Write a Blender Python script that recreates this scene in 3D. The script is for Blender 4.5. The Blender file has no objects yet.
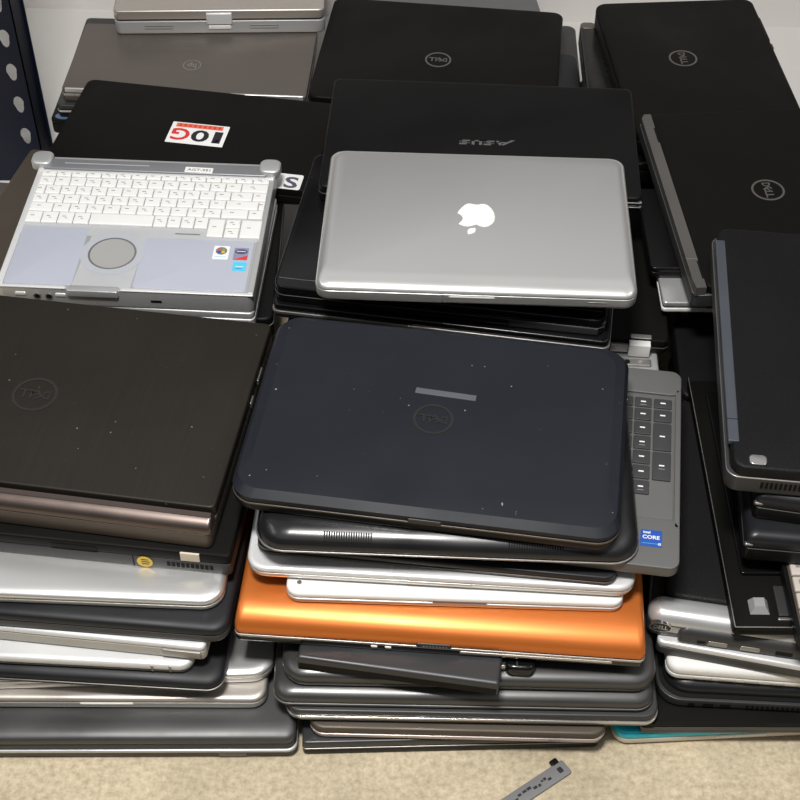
import bpy, bmesh, math, random
from mathutils import Matrix, Vector
random.seed(11)
PI = math.pi
SC = bpy.context.scene
COL = SC.collection

# ------------------------------------------------------------------ placement
# every machine of the pile: centre x, centre y, turn, width, depth, underside height, thickness (metres)
POSE = {
    'LF1': (-0.2732, 0.8214, 0.0126, 0.35, 0.24, 0.0, 0.036),
    'LF2': (-0.2888, 0.8464, 0.0048, 0.325, 0.227, 0.036, 0.018),
    'LF3b': (-0.2829, 0.8557, 0.0414, 0.32, 0.22, 0.054, 0.016),
    'LF3': (-0.3225, 0.8528, -0.0583, 0.33, 0.23, 0.07, 0.018),
    'LF4b': (-0.3405, 0.8566, -0.0511, 0.31, 0.22, 0.088, 0.014),
    'LF4a': (-0.315, 0.8749, -0.1101, 0.3, 0.23, 0.102, 0.022),
    'LF5': (-0.3161, 0.882, -0.0844, 0.34, 0.24, 0.124, 0.022),
    'LF6': (-0.3199, 0.8878, -0.0395, 0.325, 0.225, 0.146, 0.016),
    'LF7': (-0.3081, 0.935, -0.1133, 0.335, 0.235, 0.162, 0.028),
    'LF8': (-0.3526, 0.9698, -0.1433, 0.405, 0.2701, 0.19, 0.034),
    'C1': (0.0481, 0.8208, 0.0354, 0.2862, 0.22, 0.0, 0.022),
    'C2': (0.0591, 0.8191, -0.0177, 0.2828, 0.22, 0.022, 0.018),
    'C3': (0.0718, 0.8362, -0.0125, 0.3519, 0.24, 0.04, 0.02),
    'C4': (0.0627, 0.8403, -0.012, 0.3586, 0.24, 0.06, 0.02),
    'C5': (0.0682, 0.8491, -0.0155, 0.3512, 0.24, 0.08, 0.02),
    'ORA': (0.046, 0.8731, -0.0715, 0.3779, 0.26, 0.118, 0.035),
    'C8': (0.0545, 0.8811, -0.0301, 0.3099, 0.22, 0.153, 0.015),
    'C9': (0.0445, 0.8987, -0.0598, 0.3569, 0.235, 0.168, 0.016),
    'C10': (0.0441, 0.8995, -0.104, 0.33, 0.22, 0.184, 0.012),
    'C11': (0.0894, 0.9219, -0.1372, 0.36, 0.2509, 0.196, 0.016),
    'C12': (0.0471, 0.8994, -0.0388, 0.3451, 0.235, 0.212, 0.022),
    'C13': (0.0359, 0.9128, -0.1406, 0.3493, 0.2355, 0.234, 0.026),
    'MAC': (0.0795, 1.1819, -0.0368, 0.325, 0.227, 0.2559, 0.0241),
    'ASUS': (0.0912, 1.3613, -0.0502, 0.3578, 0.212, 0.232, 0.0235),
    'MA': (0.0555, 1.215, -0.147, 0.3501, 0.235, 0.21, 0.022),
    'MB': (0.0579, 1.2087, -0.1558, 0.3575, 0.235, 0.19, 0.02),
    'Y1': (0.054, 1.1991, -0.1391, 0.3238, 0.23, 0.17, 0.02),
    'X1': (0.1199, 1.244, -0.0896, 0.36, 0.24, 0.15, 0.02),
    'X2': (0.1169, 1.1986, -0.0343, 0.33, 0.23, 0.13, 0.02),
    'MB1': (0.0508, 1.6971, -0.1142, 0.328, 0.2498, 0.122, 0.028),
    'MB0': (0.0688, 1.8782, 0.1086, 0.26, 0.2, 0.097, 0.02),
    'MB2': (0.0908, 1.7497, -0.0293, 0.32, 0.22, 0.072, 0.025),
    'MB4': (0.0923, 1.6361, -0.03, 0.3, 0.22, 0.097, 0.025),
    'PAN': (-0.2936, 1.2646, -0.0489, 0.2806, 0.2319, 0.176, 0.026),
    'LM2': (-0.2886, 1.2514, -0.06, 0.27, 0.205, 0.152, 0.024),
    'LM3': (-0.2903, 1.2751, 0.0081, 0.295, 0.235, 0.12, 0.032),
    'LM4': (-0.3637, 1.3442, -0.2139, 0.3, 0.28, 0.094, 0.026),
    'LM5': (-0.3612, 1.3343, -0.1, 0.36, 0.25, 0.07, 0.024),
    'JCG': (-0.2597, 1.4728, -0.1593, 0.3324, 0.1824, 0.152, 0.024),
    'JCH': (-0.2623, 1.494, -0.1, 0.3, 0.165, 0.12, 0.032),
    'LB1': (-0.2882, 1.6924, -0.0481, 0.3287, 0.1617, 0.118, 0.022),
    'LB0': (-0.2593, 1.8745, 0.0321, 0.2923, 0.24, 0.14, 0.038),
    'LB2': (-0.3022, 1.7171, -0.03, 0.32, 0.22, 0.098, 0.02),
    'RB1': (0.3822, 1.6015, 0.0758, 0.2174, 0.3044, 0.17, 0.03),
    'RB1b': (0.3606, 1.5817, -0.0206, 0.24, 0.32, 0.14, 0.03),
    'RB2': (0.4132, 1.2811, 0.0741, 0.235, 0.31, 0.21, 0.03),
    'RB3': (0.4305, 0.9929, -0.1044, 0.24, 0.3351, 0.242, 0.035),
    'W1': (0.4334, 1.2098, -0.0, 0.3, 0.13, 0.178, 0.016),
    'W2': (0.4225, 1.2537, -0.0, 0.3, 0.14, 0.194, 0.0155),
    'D1': (0.4688, 0.9311, -0.1766, 0.25, 0.24, 0.208, 0.034),
    'D2': (0.4546, 0.9212, -0.0974, 0.25, 0.24, 0.172, 0.036),
    'E1': (0.4367, 0.9119, 0.0002, 0.26, 0.32, 0.14, 0.014),
    'F1': (0.4982, 0.8239, -0.0069, 0.28, 0.19, 0.154, 0.018),
    'RF6': (0.4392, 0.8835, -0.17, 0.37, 0.285, 0.11, 0.03),
    'RF5': (0.4286, 0.844, -0.2074, 0.33, 0.23, 0.09, 0.02),
    'RF4': (0.4227, 0.8481, -0.0779, 0.32, 0.22, 0.068, 0.022),
    'RF3': (0.4238, 0.8504, -0.047, 0.34, 0.24, 0.04, 0.028),
    'RF2': (0.4008, 0.8407, 0.009, 0.34, 0.24, 0.022, 0.018),
    'RF1': (0.3526, 0.8372, 0.0629, 0.3, 0.22, 0.0, 0.022),
    'C6': (0.0033, 0.7525, -0.1483, 0.188, 0.055, 0.1, 0.018),
    'G1': (0.428, 1.113, -0.05, 0.25, 0.125, 0.11, 0.03),
    'LB3': (-0.3059, 1.7096, -0.05, 0.33, 0.22, 0.074, 0.024),
    'C5b': (0.03, 0.89, -0.05, 0.32, 0.16, 0.1, 0.018),
    'C7': (0.111, 0.747, -0.056, 0.034, 0.03, 0.1, 0.013),
    'BRK': (0.1122, 0.6593, 0.6133, 0.1245, 0.016, 0.0, 0.003),
    'FIL_LM5_0': (-0.3633, 1.3311, -0.1042, 0.34, 0.23, 0.0, 0.0233),
    'FIL_LM5_1': (-0.3639, 1.3308, -0.1039, 0.34, 0.23, 0.0233, 0.0233),
    'FIL_LM5_2': (-0.3578, 1.3367, -0.0894, 0.34, 0.23, 0.0467, 0.0233),
    'FIL_LB3_0': (-0.3081, 1.7098, -0.0589, 0.31, 0.2, 0.0, 0.0247),
    'FIL_LB3_1': (-0.3085, 1.7064, -0.0614, 0.31, 0.2, 0.0247, 0.0247),
    'FIL_LB3_2': (-0.3025, 1.7122, -0.0377, 0.31, 0.2, 0.0493, 0.0247),
    'FIL_MB2_0': (0.0932, 1.7472, -0.0369, 0.3, 0.2, 0.0, 0.024),
    'FIL_MB2_1': (0.0918, 1.7515, -0.0152, 0.3, 0.2, 0.024, 0.024),
    'FIL_MB2_2': (0.0938, 1.7464, -0.0251, 0.3, 0.2, 0.048, 0.024),
    'FIL_X2_0': (0.1183, 1.1987, -0.0472, 0.31, 0.21, 0.0, 0.026),
    'FIL_X2_1': (0.1167, 1.1953, -0.0169, 0.31, 0.21, 0.026, 0.026),
    'FIL_X2_2': (0.1198, 1.199, -0.0423, 0.31, 0.21, 0.052, 0.026),
    'FIL_X2_3': (0.1202, 1.1992, -0.019, 0.31, 0.21, 0.078, 0.026),
    'FIL_X2_4': (0.1197, 1.1987, -0.0378, 0.31, 0.21, 0.104, 0.026),
    'FIL_RB1b_0': (0.3614, 1.5812, -0.0342, 0.22, 0.3, 0.0, 0.028),
    'FIL_RB1b_1': (0.359, 1.5843, -0.0389, 0.22, 0.3, 0.028, 0.028),
    'FIL_RB1b_2': (0.357, 1.5828, -0.0294, 0.22, 0.3, 0.056, 0.028),
    'FIL_RB1b_3': (0.3609, 1.5815, -0.0269, 0.22, 0.3, 0.084, 0.028),
    'FIL_RB1b_4': (0.3646, 1.5793, -0.0241, 0.22, 0.3, 0.112, 0.028),
    'FIL_G1_0': (0.4256, 1.114, -0.0589, 0.23, 0.17, 0.0, 0.0275),
    'FIL_G1_1': (0.4269, 1.1149, -0.0572, 0.23, 0.17, 0.0275, 0.0275),
    'FIL_G1_2': (0.4285, 1.1162, -0.066, 0.23, 0.17, 0.055, 0.0275),
    'FIL_G1_3': (0.4245, 1.1108, -0.0394, 0.23, 0.17, 0.0825, 0.0275),
    'FIL_W1_0': (0.4609, 1.2954, -0.0068, 0.25, 0.17, 0.0, 0.0297),
    'FIL_W1_1': (0.4574, 1.2968, -0.0183, 0.25, 0.17, 0.0297, 0.0297),
    'FIL_W1_2': (0.4616, 1.2994, 0.0182, 0.25, 0.17, 0.0593, 0.0297),
    'FIL_W1_3': (0.4619, 1.2998, -0.0193, 0.25, 0.17, 0.089, 0.0297),
    'FIL_W1_4': (0.4583, 1.2998, 0.011, 0.25, 0.17, 0.1187, 0.0297),
    'FIL_W1_5': (0.4593, 1.2997, 0.0048, 0.25, 0.17, 0.1483, 0.0297)
}

# ------------------------------------------------------------------ materials
def mat(name, col, rough=.5, metal=0., spec=.5, var=.12, smudge=.12, scale=22., bump=0., brushed=None, specks=0., coat=0., emit=0.):
    m = bpy.data.materials.new(name); m.use_nodes = True
    nt = m.node_tree; N = nt.nodes; K = nt.links
    b = N['Principled BSDF']
    b.inputs['Metallic'].default_value = metal
    b.inputs['Specular IOR Level'].default_value = spec
    if coat:
        b.inputs['Coat Weight'].default_value = coat; b.inputs['Coat Roughness'].default_value = .12
    tc = N.new('ShaderNodeTexCoord')
    mp = N.new('ShaderNodeMapping'); K.new(tc.outputs['Object'], mp.inputs['Vector'])
    if brushed == 'x': mp.inputs['Scale'].default_value = (.06, 4, 1)
    if brushed == 'y': mp.inputs['Scale'].default_value = (4, .06, 1)
    nz = N.new('ShaderNodeTexNoise'); nz.inputs['Scale'].default_value = scale * (6 if brushed else 1)
    nz.inputs['Detail'].default_value = 5; nz.inputs['Roughness'].default_value = .62
    K.new(mp.outputs[0], nz.inputs['Vector'])
    mx = N.new('ShaderNodeMix'); mx.data_type = 'RGBA'
    mx.inputs['A'].default_value = tuple(c * (1 - var) for c in col) + (1,)
    mx.inputs['B'].default_value = tuple(min(1, c * (1 + var)) for c in col) + (1,)
    K.new(nz.outputs['Fac'], mx.inputs['Factor'])
    last = mx.outputs['Result']
    if specks:
        n2 = N.new('ShaderNodeTexNoise'); n2.inputs['Scale'].default_value = 150; n2.inputs['Detail'].default_value = 1
        K.new(tc.outputs['Object'], n2.inputs['Vector'])
        rp = N.new('ShaderNodeValToRGB'); rp.color_ramp.elements[0].position = .775; rp.color_ramp.elements[1].position = .81
        K.new(n2.outputs['Fac'], rp.inputs['Fac'])
        ml = N.new('ShaderNodeMath'); ml.operation = 'MULTIPLY'; ml.inputs[1].default_value = specks
        K.new(rp.outputs['Color'], ml.inputs[0])
        m2 = N.new('ShaderNodeMix'); m2.data_type = 'RGBA'; m2.inputs['B'].default_value = (.5, .5, .48, 1)
        K.new(last, m2.inputs['A']); K.new(ml.outputs[0], m2.inputs['Factor']); last = m2.outputs['Result']
    K.new(last, b.inputs['Base Color'])
    n3 = N.new('ShaderNodeTexNoise'); n3.inputs['Scale'].default_value = 9; n3.inputs['Detail'].default_value = 4
    K.new(tc.outputs['Object'], n3.inputs['Vector'])
    mr = N.new('ShaderNodeMapRange'); mr.inputs['From Min'].default_value = .3; mr.inputs['From Max'].default_value = .7
    mr.inputs['To Min'].default_value = max(.03, rough - smudge); mr.inputs['To Max'].default_value = min(1, rough + smudge)
    K.new(n3.outputs['Fac'], mr.inputs['Value']); K.new(mr.outputs[0], b.inputs['Roughness'])
    if bump:
        bp = N.new('ShaderNodeBump'); bp.inputs['Strength'].default_value = bump; bp.inputs['Distance'].default_value = .001
        n4 = N.new('ShaderNodeTexNoise'); n4.inputs['Scale'].default_value = 900; K.new(tc.outputs['Object'], n4.inputs['Vector'])
        K.new(n4.outputs['Fac'], bp.inputs['Height']); K.new(bp.outputs[0], b.inputs['Normal'])
    return m

M = {}
def dm(k, *a, **kw): M[k] = mat(k, *a, **kw)
dm('black_matte', (.0042, .0040, .0036), .55, spec=.13)
dm('black_satin', (.0045, .0045, .0047), .40, spec=.2)
dm('black_sheen', (.011, .011, .012), .28, spec=.55)
dm('black_gloss', (.005, .005, .0053), .18, spec=.4)
dm('black_leather', (.0062, .0062, .0066), .5, spec=.2, bump=.5)
dm('black_navy', (.0115, .0135, .0185), .44, spec=.25, specks=.55)
dm('black_slate', (.011, .0118, .014), .40, spec=.35)
dm('charcoal', (.030, .030, .031), .45)
dm('graphite', (.085, .084, .083), .36, metal=.6)
dm('graphite_dark', (.045, .045, .047), .38, metal=.35)
dm('grey_lid', (.16, .16, .163), .40, metal=.5)
dm('grey_palm', (.13, .13, .127), .45, metal=.25, var=.06)
dm('key_grey', (.035, .036, .038), .5, var=.05)
dm('espresso', (.0145, .012, .009), .45, metal=.05, spec=.3, brushed='y', var=.25, specks=.3)
dm('espresso_trim', (.15, .118, .105), .30, metal=.85, brushed='x', var=.15)
dm('espresso_side', (.10, .082, .066), .38, metal=.5)
dm('bronze', (.155, .135, .12), .42, metal=.6, brushed='x', var=.08)
dm('bronze_dark', (.085, .068, .052), .5, metal=.4)
dm('aluminium', (.80, .80, .79), .30, metal=.8, var=.04, smudge=.015, scale=5)
dm('aluminium_side', (.62, .61, .585), .35, metal=.7, var=.04)
dm('aluminium_warm', (.50, .46, .42), .36, metal=.7, brushed='x', var=.06)
dm('silver_paint', (.52, .525, .53), .36, metal=.55, var=.04)
dm('silver_white', (.70, .705, .71), .34, metal=.3, var=.03)
dm('palm_blue', (.46, .485, .56), .5, metal=.2, var=.04)
dm('ring_silver', (.44, .46, .50), .45, metal=.1, var=.03)
dm('pad_grey', (.36, .355, .345), .5, metal=.1, var=.04)
dm('bar_grey', (.27, .275, .29), .35, metal=.5, var=.05)
dm('key_white', (.76, .755, .74), .42, var=.02)
dm('key_bed', (.42, .43, .44), .5)
dm('white_plastic', (.80, .79, .76), .35, var=.03)
dm('white_emblem', (.86, .86, .80), .3, var=.01)
dm('beige_plastic', (.42, .40, .355), .45)
dm('orange_metal', (.60, .165, .03), .37, metal=.5, brushed='x', var=.06, smudge=.05)
dm('cyan_metal', (.012, .52, .70), .32, metal=.2, var=.05)
dm('cream_plastic', (.68, .63, .54), .45)
dm('chrome', (.62, .61, .60), .2, metal=.95, var=.04)
dm('dull_steel', (.33, .32, .31), .35, metal=.8)
dm('rim_pink', (.50, .44, .435), .3, metal=.7)
dm('logo_grey', (.13, .115, .105), .4, metal=.4)
dm('logo_dim', (.075, .07, .065), .4, metal=.4)
dm('emboss_dark', (.060, .058, .055), .24, metal=.8, spec=.6)
dm('dark_slot', (.004, .004, .004), .7, spec=.2)
dm('hinge_slate', (.085, .095, .112), .4, metal=.4, var=.06)
dm('hinge_grey', (.12, .112, .105), .42, metal=.4, var=.08)
dm('paper_white', (.80, .79, .78), .5, var=.02)
dm('ink_black', (.012, .012, .016), .5)
dm('ink_grey', (.22, .22, .22), .5)
dm('ink_red', (.62, .035, .03), .5)
dm('ink_orange_red', (.70, .15, .08), .5)
dm('ink_violet', (.09, .075, .13), .5)
dm('sticker_blue', (.012, .075, .36), .4)
dm('sticker_cyan', (.08, .52, .75), .4)
dm('sticker_violet', (.23, .24, .36), .4)
dm('sticker_yellow', (.75, .50, .03), .45)
dm('tag_beige', (.60, .54, .43), .6)
dm('oval_blue', (.09, .15, .25), .5)
dm('win_red', (.6, .1, .03), .4); dm('win_green', (.15, .4, .05), .4); dm('win_yellow', (.7, .45, .03), .4)
dm('board_green', (.01, .09, .06), .45)
dm('navy_steel', (.0045, .0075, .020), .42, spec=.3)
dm('bracket_grey', (.20, .20, .205), .5, metal=.3)
dm('key_cream', (.50, .45, .40), .5)
dm('patch_slate', (.085, .088, .105), .55)

def floor_mat():
    m = bpy.data.materials.new('beige_concrete'); m.use_nodes = True
    nt = m.node_tree; N = nt.nodes; K = nt.links; b = N['Principled BSDF']
    tc = N.new('ShaderNodeTexCoord')
    a = N.new('ShaderNodeTexNoise'); a.inputs['Scale'].default_value = 150; a.inputs['Detail'].default_value = 6; a.inputs['Roughness'].default_value = .7
    c = N.new('ShaderNodeTexNoise'); c.inputs['Scale'].default_value = 9; c.inputs['Detail'].default_value = 4
    K.new(tc.outputs['Object'], a.inputs['Vector']); K.new(tc.outputs['Object'], c.inputs['Vector'])
    r1 = N.new('ShaderNodeValToRGB'); e = r1.color_ramp.elements
    e[0].position = .3; e[0].color = (.36, .295, .195, 1); e[1].position = .7; e[1].color = (.66, .565, .40, 1)
    K.new(a.outputs['Fac'], r1.inputs['Fac'])
    r2 = N.new('ShaderNodeValToRGB'); e = r2.color_ramp.elements
    e[0].position = .35; e[0].color = (.78, .78, .77, 1); e[1].position = .65; e[1].color = (1.05, 1.05, 1.05, 1)
    K.new(c.outputs['Fac'], r2.inputs['Fac'])
    mx = N.new('ShaderNodeMix'); mx.data_type = 'RGBA'; mx.blend_type = 'MULTIPLY'; mx.inputs['Factor'].default_value = 1
    K.new(r1.outputs[0], mx.inputs['A']); K.new(r2.outputs[0], mx.inputs['B'])
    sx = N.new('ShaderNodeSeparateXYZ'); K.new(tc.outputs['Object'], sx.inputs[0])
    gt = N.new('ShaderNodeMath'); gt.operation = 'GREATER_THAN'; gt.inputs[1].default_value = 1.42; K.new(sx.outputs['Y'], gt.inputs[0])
    pn = N.new('ShaderNodeMix'); pn.data_type = 'RGBA'; pn.inputs['B'].default_value = (.60, .585, .56, 1)      # greyer strip along the wall
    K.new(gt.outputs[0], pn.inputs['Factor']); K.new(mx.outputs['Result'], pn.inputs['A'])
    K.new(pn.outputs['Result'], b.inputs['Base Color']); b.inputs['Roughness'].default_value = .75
    bp = N.new('ShaderNodeBump'); bp.inputs['Strength'].default_value = .25; bp.inputs['Distance'].default_value = .002
    K.new(a.outputs['Fac'], bp.inputs['Height']); K.new(bp.outputs[0], b.inputs['Normal'])
    return m

# ------------------------------------------------------------------ mesh builder
def rrect(x0, x1, y0, y1, r, n=6):
    r = max(min(r, (x1 - x0) / 2 - 1e-5, (y1 - y0) / 2 - 1e-5), 1e-5)
    out = []
    for cx, cy, a0 in ((x1 - r, y0 + r, -PI / 2), (x1 - r, y1 - r, 0), (x0 + r, y1 - r, PI / 2), (x0 + r, y0 + r, PI)):
        for i in range(n + 1):
            a = a0 + PI / 2 * i / n
            out.append((cx + r * math.cos(a), cy + r * math.sin(a)))
    return out

_txt = {}
def text_geo(s):
    if s not in _txt:
        c = bpy.data.curves.new('t', 'FONT'); c.body = s; c.offset = .022; c.align_x = 'CENTER'; c.resolution_u = 3
        o = bpy.data.objects.new('t', c); COL.objects.link(o)
        me = bpy.data.meshes.new_from_object(o.evaluated_get(bpy.context.evaluated_depsgraph_get()))
        V = [v.co.copy() for v in me.vertices]; F = [tuple(p.vertices) for p in me.polygons]
        bpy.data.objects.remove(o); bpy.data.curves.remove(c); bpy.data.meshes.remove(me)
        xs = [v.x for v in V]; ys = [v.y for v in V]
        cx, cy, w, h = (min(xs) + max(xs)) / 2, (min(ys) + max(ys)) / 2, max(xs) - min(xs), max(ys) - min(ys)
        _txt[s] = ([((v.x - cx) / w, (v.y - cy) / h) for v in V], F)
    return _txt[s]

class MB:
    def __init__(self): self.v = []; self.f = []; self.mi = []; self.mats = []
    def _m(self, m):
        m = M[m] if isinstance(m, str) else m
        if m not in self.mats: self.mats.append(m)
        return self.mats.index(m)
    def add(self, V, F, m, T=None):
        k = self._m(m); o = len(self.v)
        self.v += [tuple(T @ Vector(p)) if T else tuple(p) for p in V]
        for f in F: self.f.append(tuple(o + i for i in f)); self.mi.append(k)
        return self
    def loops(self, L, m, T=None):
        n = len(L[0]); V = [p for l in L for p in l]; F = []
        for i in range(len(L) - 1):
            for j in range(n):
                F.append((i * n + j, i * n + (j + 1) % n, (i + 1) * n + (j + 1) % n, (i + 1) * n + j))
        F.append(tuple(reversed(range(n)))); F.append(tuple((len(L) - 1) * n + j for j in range(n)))
        return self.add(V, F, m, T)
    def slab(self, x0, x1, y0, y1, z0, z1, m, r=.004, et=.001, eb=.001, fx=None, fb=None, seg=5, T=None, sx=None):
        # rounded slab; fx / fb: how far the front's upper / lower rounding runs back, sx the same for the two sides
        fx = et if fx is None else fx; fb = eb if fb is None else fb; sx = et if sx is None else sx
        h = z1 - z0; et = min(et, h * .98); eb = min(eb, h - et)
        L = []
        for i in range(seg + 1):
            a = PI / 2 * i / seg; s = 1 - math.sin(a)
            L.append([(x, y, z0 + eb * (1 - math.cos(a))) for x, y in rrect(x0 + eb * s, x1 - eb * s, y0 + fb * s, y1 - eb * s, r)])
        for i in range(seg + 1):
            a = PI / 2 * i / seg; s = 1 - math.cos(a)
            L.append([(x, y, z1 - et * (1 - math.sin(a))) for x, y in rrect(x0 + sx * s, x1 - sx * s, y0 + fx * s, y1 - et * s, r)])
        return self.loops(L, m, T)
    def box(self, x0, x1, y0, y1, z0, z1, m, T=None):
        return self.loops([[(x0, y0, z), (x1, y0, z), (x1, y1, z), (x0, y1, z)] for z in (z0, z1)], m, T)
    def cyl(self, p, q, r, m, n=20, r2=None, rings=None):
        p, q = Vector(p), Vector(q); d = (q - p).normalized()
        a = d.orthogonal().normalized(); b = d.cross(a); L = []
        for t, rr in (rings or ((0, r), (1, r if r2 is None else r2))):
            c = p.lerp(q, t); L.append([tuple(c + (a * math.cos(2 * PI * i / n) + b * math.sin(2 * PI * i / n)) * rr) for i in range(n)])
        return self.loops(L, m)
    def poly(self, pts, z0, z1, m, T=None):
        return self.loops([[(x, y, z) for x, y in pts] for z in (z0, z1)], m, T)
    def ring(self, cx, cy, ro, ri, z0, z1, m, n=40, sy=1, T=None):
        V = []; F = []
        for r_, z in ((ri, z0), (ro, z0), (ro, z1), (ri, z1)):
            V += [(cx + r_ * math.cos(2 * PI * i / n), cy + sy * r_ * math.sin(2 * PI * i / n), z) for i in range(n)]
        for k in range(4):
            for i in range(n): F.append((k * n + i, k * n + (i + 1) % n, ((k + 1) % 4) * n + (i + 1) % n, ((k + 1) % 4) * n + i))
        return self.add(V, F, m, T)
    def disc(self, cx, cy, r, z0, z1, m, n=32, sy=1, T=None):
        return self.poly([(cx + r * math.cos(2 * PI * i / n), cy + sy * r * math.sin(2 * PI * i / n)) for i in range(n)], z0, z1, m, T)
    def text(self, s, cx, cy, w, h, z, m, rot=0., T=None, up=.0002):
        V, F = text_geo(s); c, q = math.cos(rot), math.sin(rot)
        P = [(x * w, y * h) for x, y in V]
        P = [(cx + c * x - q * y, cy + q * x + c * y) for x, y in P]
        n = len(P); k = {}
        for f in F:
            for i in range(len(f)):
                e = (f[i], f[(i + 1) % len(f)]); k[e] = 1
        side = [(a, b, n + b, n + a) for a, b in k if (b, a) not in k]
        return self.add([(x, y, z) for x, y in P] + [(x, y, z + up) for x, y in P],
                        [tuple(reversed(f)) for f in F] + [tuple(i + n for i in f) for f in F] + side, m, T)
    def build(self, name, parent=None, label=None, smooth=35):
        me = bpy.data.meshes.new(name); me.from_pydata(self.v, [], self.f)
        for m in self.mats: me.materials.append(m)
        me.polygons.foreach_set('material_index', self.mi); 
        b = bmesh.new(); b.from_mesh(me); bmesh.ops.recalc_face_normals(b, faces=b.faces); b.to_mesh(me); b.free()
        if smooth:
            me.polygons.foreach_set('use_smooth', [True] * len(me.polygons)); me.set_sharp_from_angle(angle=math.radians(smooth))
        me.update()
        o = bpy.data.objects.new(name, me); COL.objects.link(o)
        if parent: o.parent = parent
        if label: o['label'] = label
        return o

def tag(o, label=None, cat=None, group=None, kind=None):
    if label: o['label'] = label
    if cat: o['category'] = cat
    if group: o['group'] = group
    if kind: o['kind'] = kind
    return o

# ------------------------------------------------------------------ a laptop
class Lap: pass
def laptop(key, label, group, lid='black_satin', base='black_satin', r=.012, lt=.007, et=.003, eb=.004, fx=None, fb=None,
           band=None, bt=.0022, bo=.0004, rot=0, gap=.001, lid_in=.0, lid_back=.0, lid_front=.0, name='laptop', base_top=None, cat='laptop', sx=None, side_in=0., seg=5, sharp=35):
    x, y, a, w, d, z0, t = POSE[key]
    q = round(rot / (PI / 2)) % 4
    if q % 2: w, d = d, w
    p = Lap(); p.w, p.d, p.t, p.q = w, d, t, q
    root = bpy.data.objects.new(name, None); COL.objects.link(root)
    root.location = (x, y, z0); root.rotation_euler = (0, 0, a + rot); root.empty_display_size = .05
    tag(root, label, cat, group); p.root = root
    X, Y = w / 2, d / 2
    b0 = t - lt if lid else t
    p.zb = b0
    bb = MB()
    bb.slab(-X + side_in, X - side_in, -Y, Y, .0, b0 - gap, base, r, .0008, eb, fb=fb)
    if lid: bb.slab(-X + .003, X - .003, -Y + .003, Y - .003, b0 - gap - .0003, b0 + .0002, 'dark_slot', r, .0001, .0001)
    p.base = bb.build('base', root)
    if band:
        c = MB(); c.slab(-X - bo, X + bo, -Y - bo, Y + bo, b0 - gap - bt, b0 - gap - .0002, band, r, .0006, .0006)
        c.build('trim_band', root)
    if lid:
        l = MB(); l.slab(-X + lid_in, X - lid_in, -Y + lid_front, Y - lid_back, b0, t, lid, r, et, min(.0012, lt * .25), fx=fx, sx=sx, seg=seg)
        p.lid = l.build('lid', root, smooth=sharp)
    return p

def rc(p, x, y):                      # a point measured on the outline as it lies -> the machine's own frame
    for _ in range(p.q): x, y = y, -x
    return x, y

def roundel(p, x, y, R, m='logo_grey', ring=None, fill=None, name='emblem'):
    b = MB(); z = p.t
    b.ring(x, y, R, R * .87, z - .0003, z + .0004, ring or m)
    if fill: b.disc(x, y, R * .86, z - .0003, z + .0002, fill)
    # slanted-E four letter wordmark, upside down as seen from the front edge
    h = R * .50
    for s, dx, rt in (('D', -.52, 0), ('E', -.10, .62), ('L', .26, 0), ('L', .58, 0)):
        b.text(s, x - dx * R, y, R * .33, h, z + .00025, m, PI + rt, up=.0003)
    return b.build(name, p.lid, smooth=20)

def vents(p, x0, x1, y, z, n, m='dark_slot', w=.5, hz=.004, dy=.0006, name='vent', face='front', parent=None):
    b = MB(); s = (x1 - x0) / n
    for i in range(n): b.box(x0 + i * s, x0 + (i + w) * s, y - dy, y + .003, z - hz / 2, z + hz / 2, m)
    return b.build(name, parent or p.base, smooth=0)

def front_slot(p, x0, x1, z0, z1, m='dark_slot', name='port', out=.0004, parent=None, y=None, deep=.004):
    y = -p.d / 2 if y is None else y
    b = MB(); b.box(x0, x1, y - out, y + deep, z0, z1, m)
    return b.build(name, parent or p.base, smooth=0)

GL = 'laptops in the left front pile'; GC = 'laptops in the middle front pile'; GR = 'laptops in the right front pile'
GB = 'laptops in the middle back pile'; GM = 'laptops in the left middle pile'; GK = 'laptops in the left back pile'
GT = 'laptops in the right back pile'

# ================================================================== left front pile
p = laptop('LF1', 'dark grey laptop with pale lower rim, lowest in the left front pile, on the floor', GL, 'graphite', 'graphite_dark', r=.010, lt=.012, et=.006, fx=.018, gap=.0012)
b = MB(); b.slab(-p.w/2-.001, p.w/2+.001, -p.d/2-.002, p.d/2, .0115, .0155, 'silver_paint', .010, .0015, .0015); b.build('trim_band', p.root, 'pale metal rim')
b = MB(); b.slab(p.w/2-.075, p.w/2-.048, -p.d/2-.0008, -p.d/2+.004, .002, .0105, 'grey_lid', .001); b.build('port_cover', p.base)
p = laptop('LF2', 'thin silver laptop with finger notch, second from the bottom of the left front pile', GL, 'aluminium_warm', 'aluminium_side', r=.014, lt=.006, et=.003, fx=.006, eb=.005)
b = MB(); nx = .010; b.slab(nx-.026, nx+.026, -p.d/2-.0005, -p.d/2+.003, p.zb-.0045, p.zb-.0008, 'white_emblem', .002, .0012, .0012); b.build('notch', p.base)  # whiter plate paints the bright light that the scooped notch catches
p = laptop('LF3b', 'silver laptop with a rounded corner poking out beside the orange laptop, left front pile', GL, 'aluminium', 'aluminium_side', r=.022, lt=.006, et=.004, fx=.010)
p = laptop('LF3', 'glossy black rounded laptop lying under the open-edged white laptop, left front pile', GL, 'black_slate', 'black_satin', r=.016, lt=.010, et=.007, fx=.014, band='dull_steel', bt=.0018)
p = laptop('LF4b', 'white laptop with dark underside, lower of the two white laptops in the left front pile', GL, 'silver_white', 'charcoal', r=.014, lt=.009, et=.003, fx=.006, lid_in=.0)
for xx in (.115, .132):
    b = MB(); b.slab(xx, xx+.003, -p.d/2-.0006, -p.d/2+.006, p.zb-.003, p.t-.002, 'dull_steel', .001, .0008); b.build('hinge', p.root)
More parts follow.
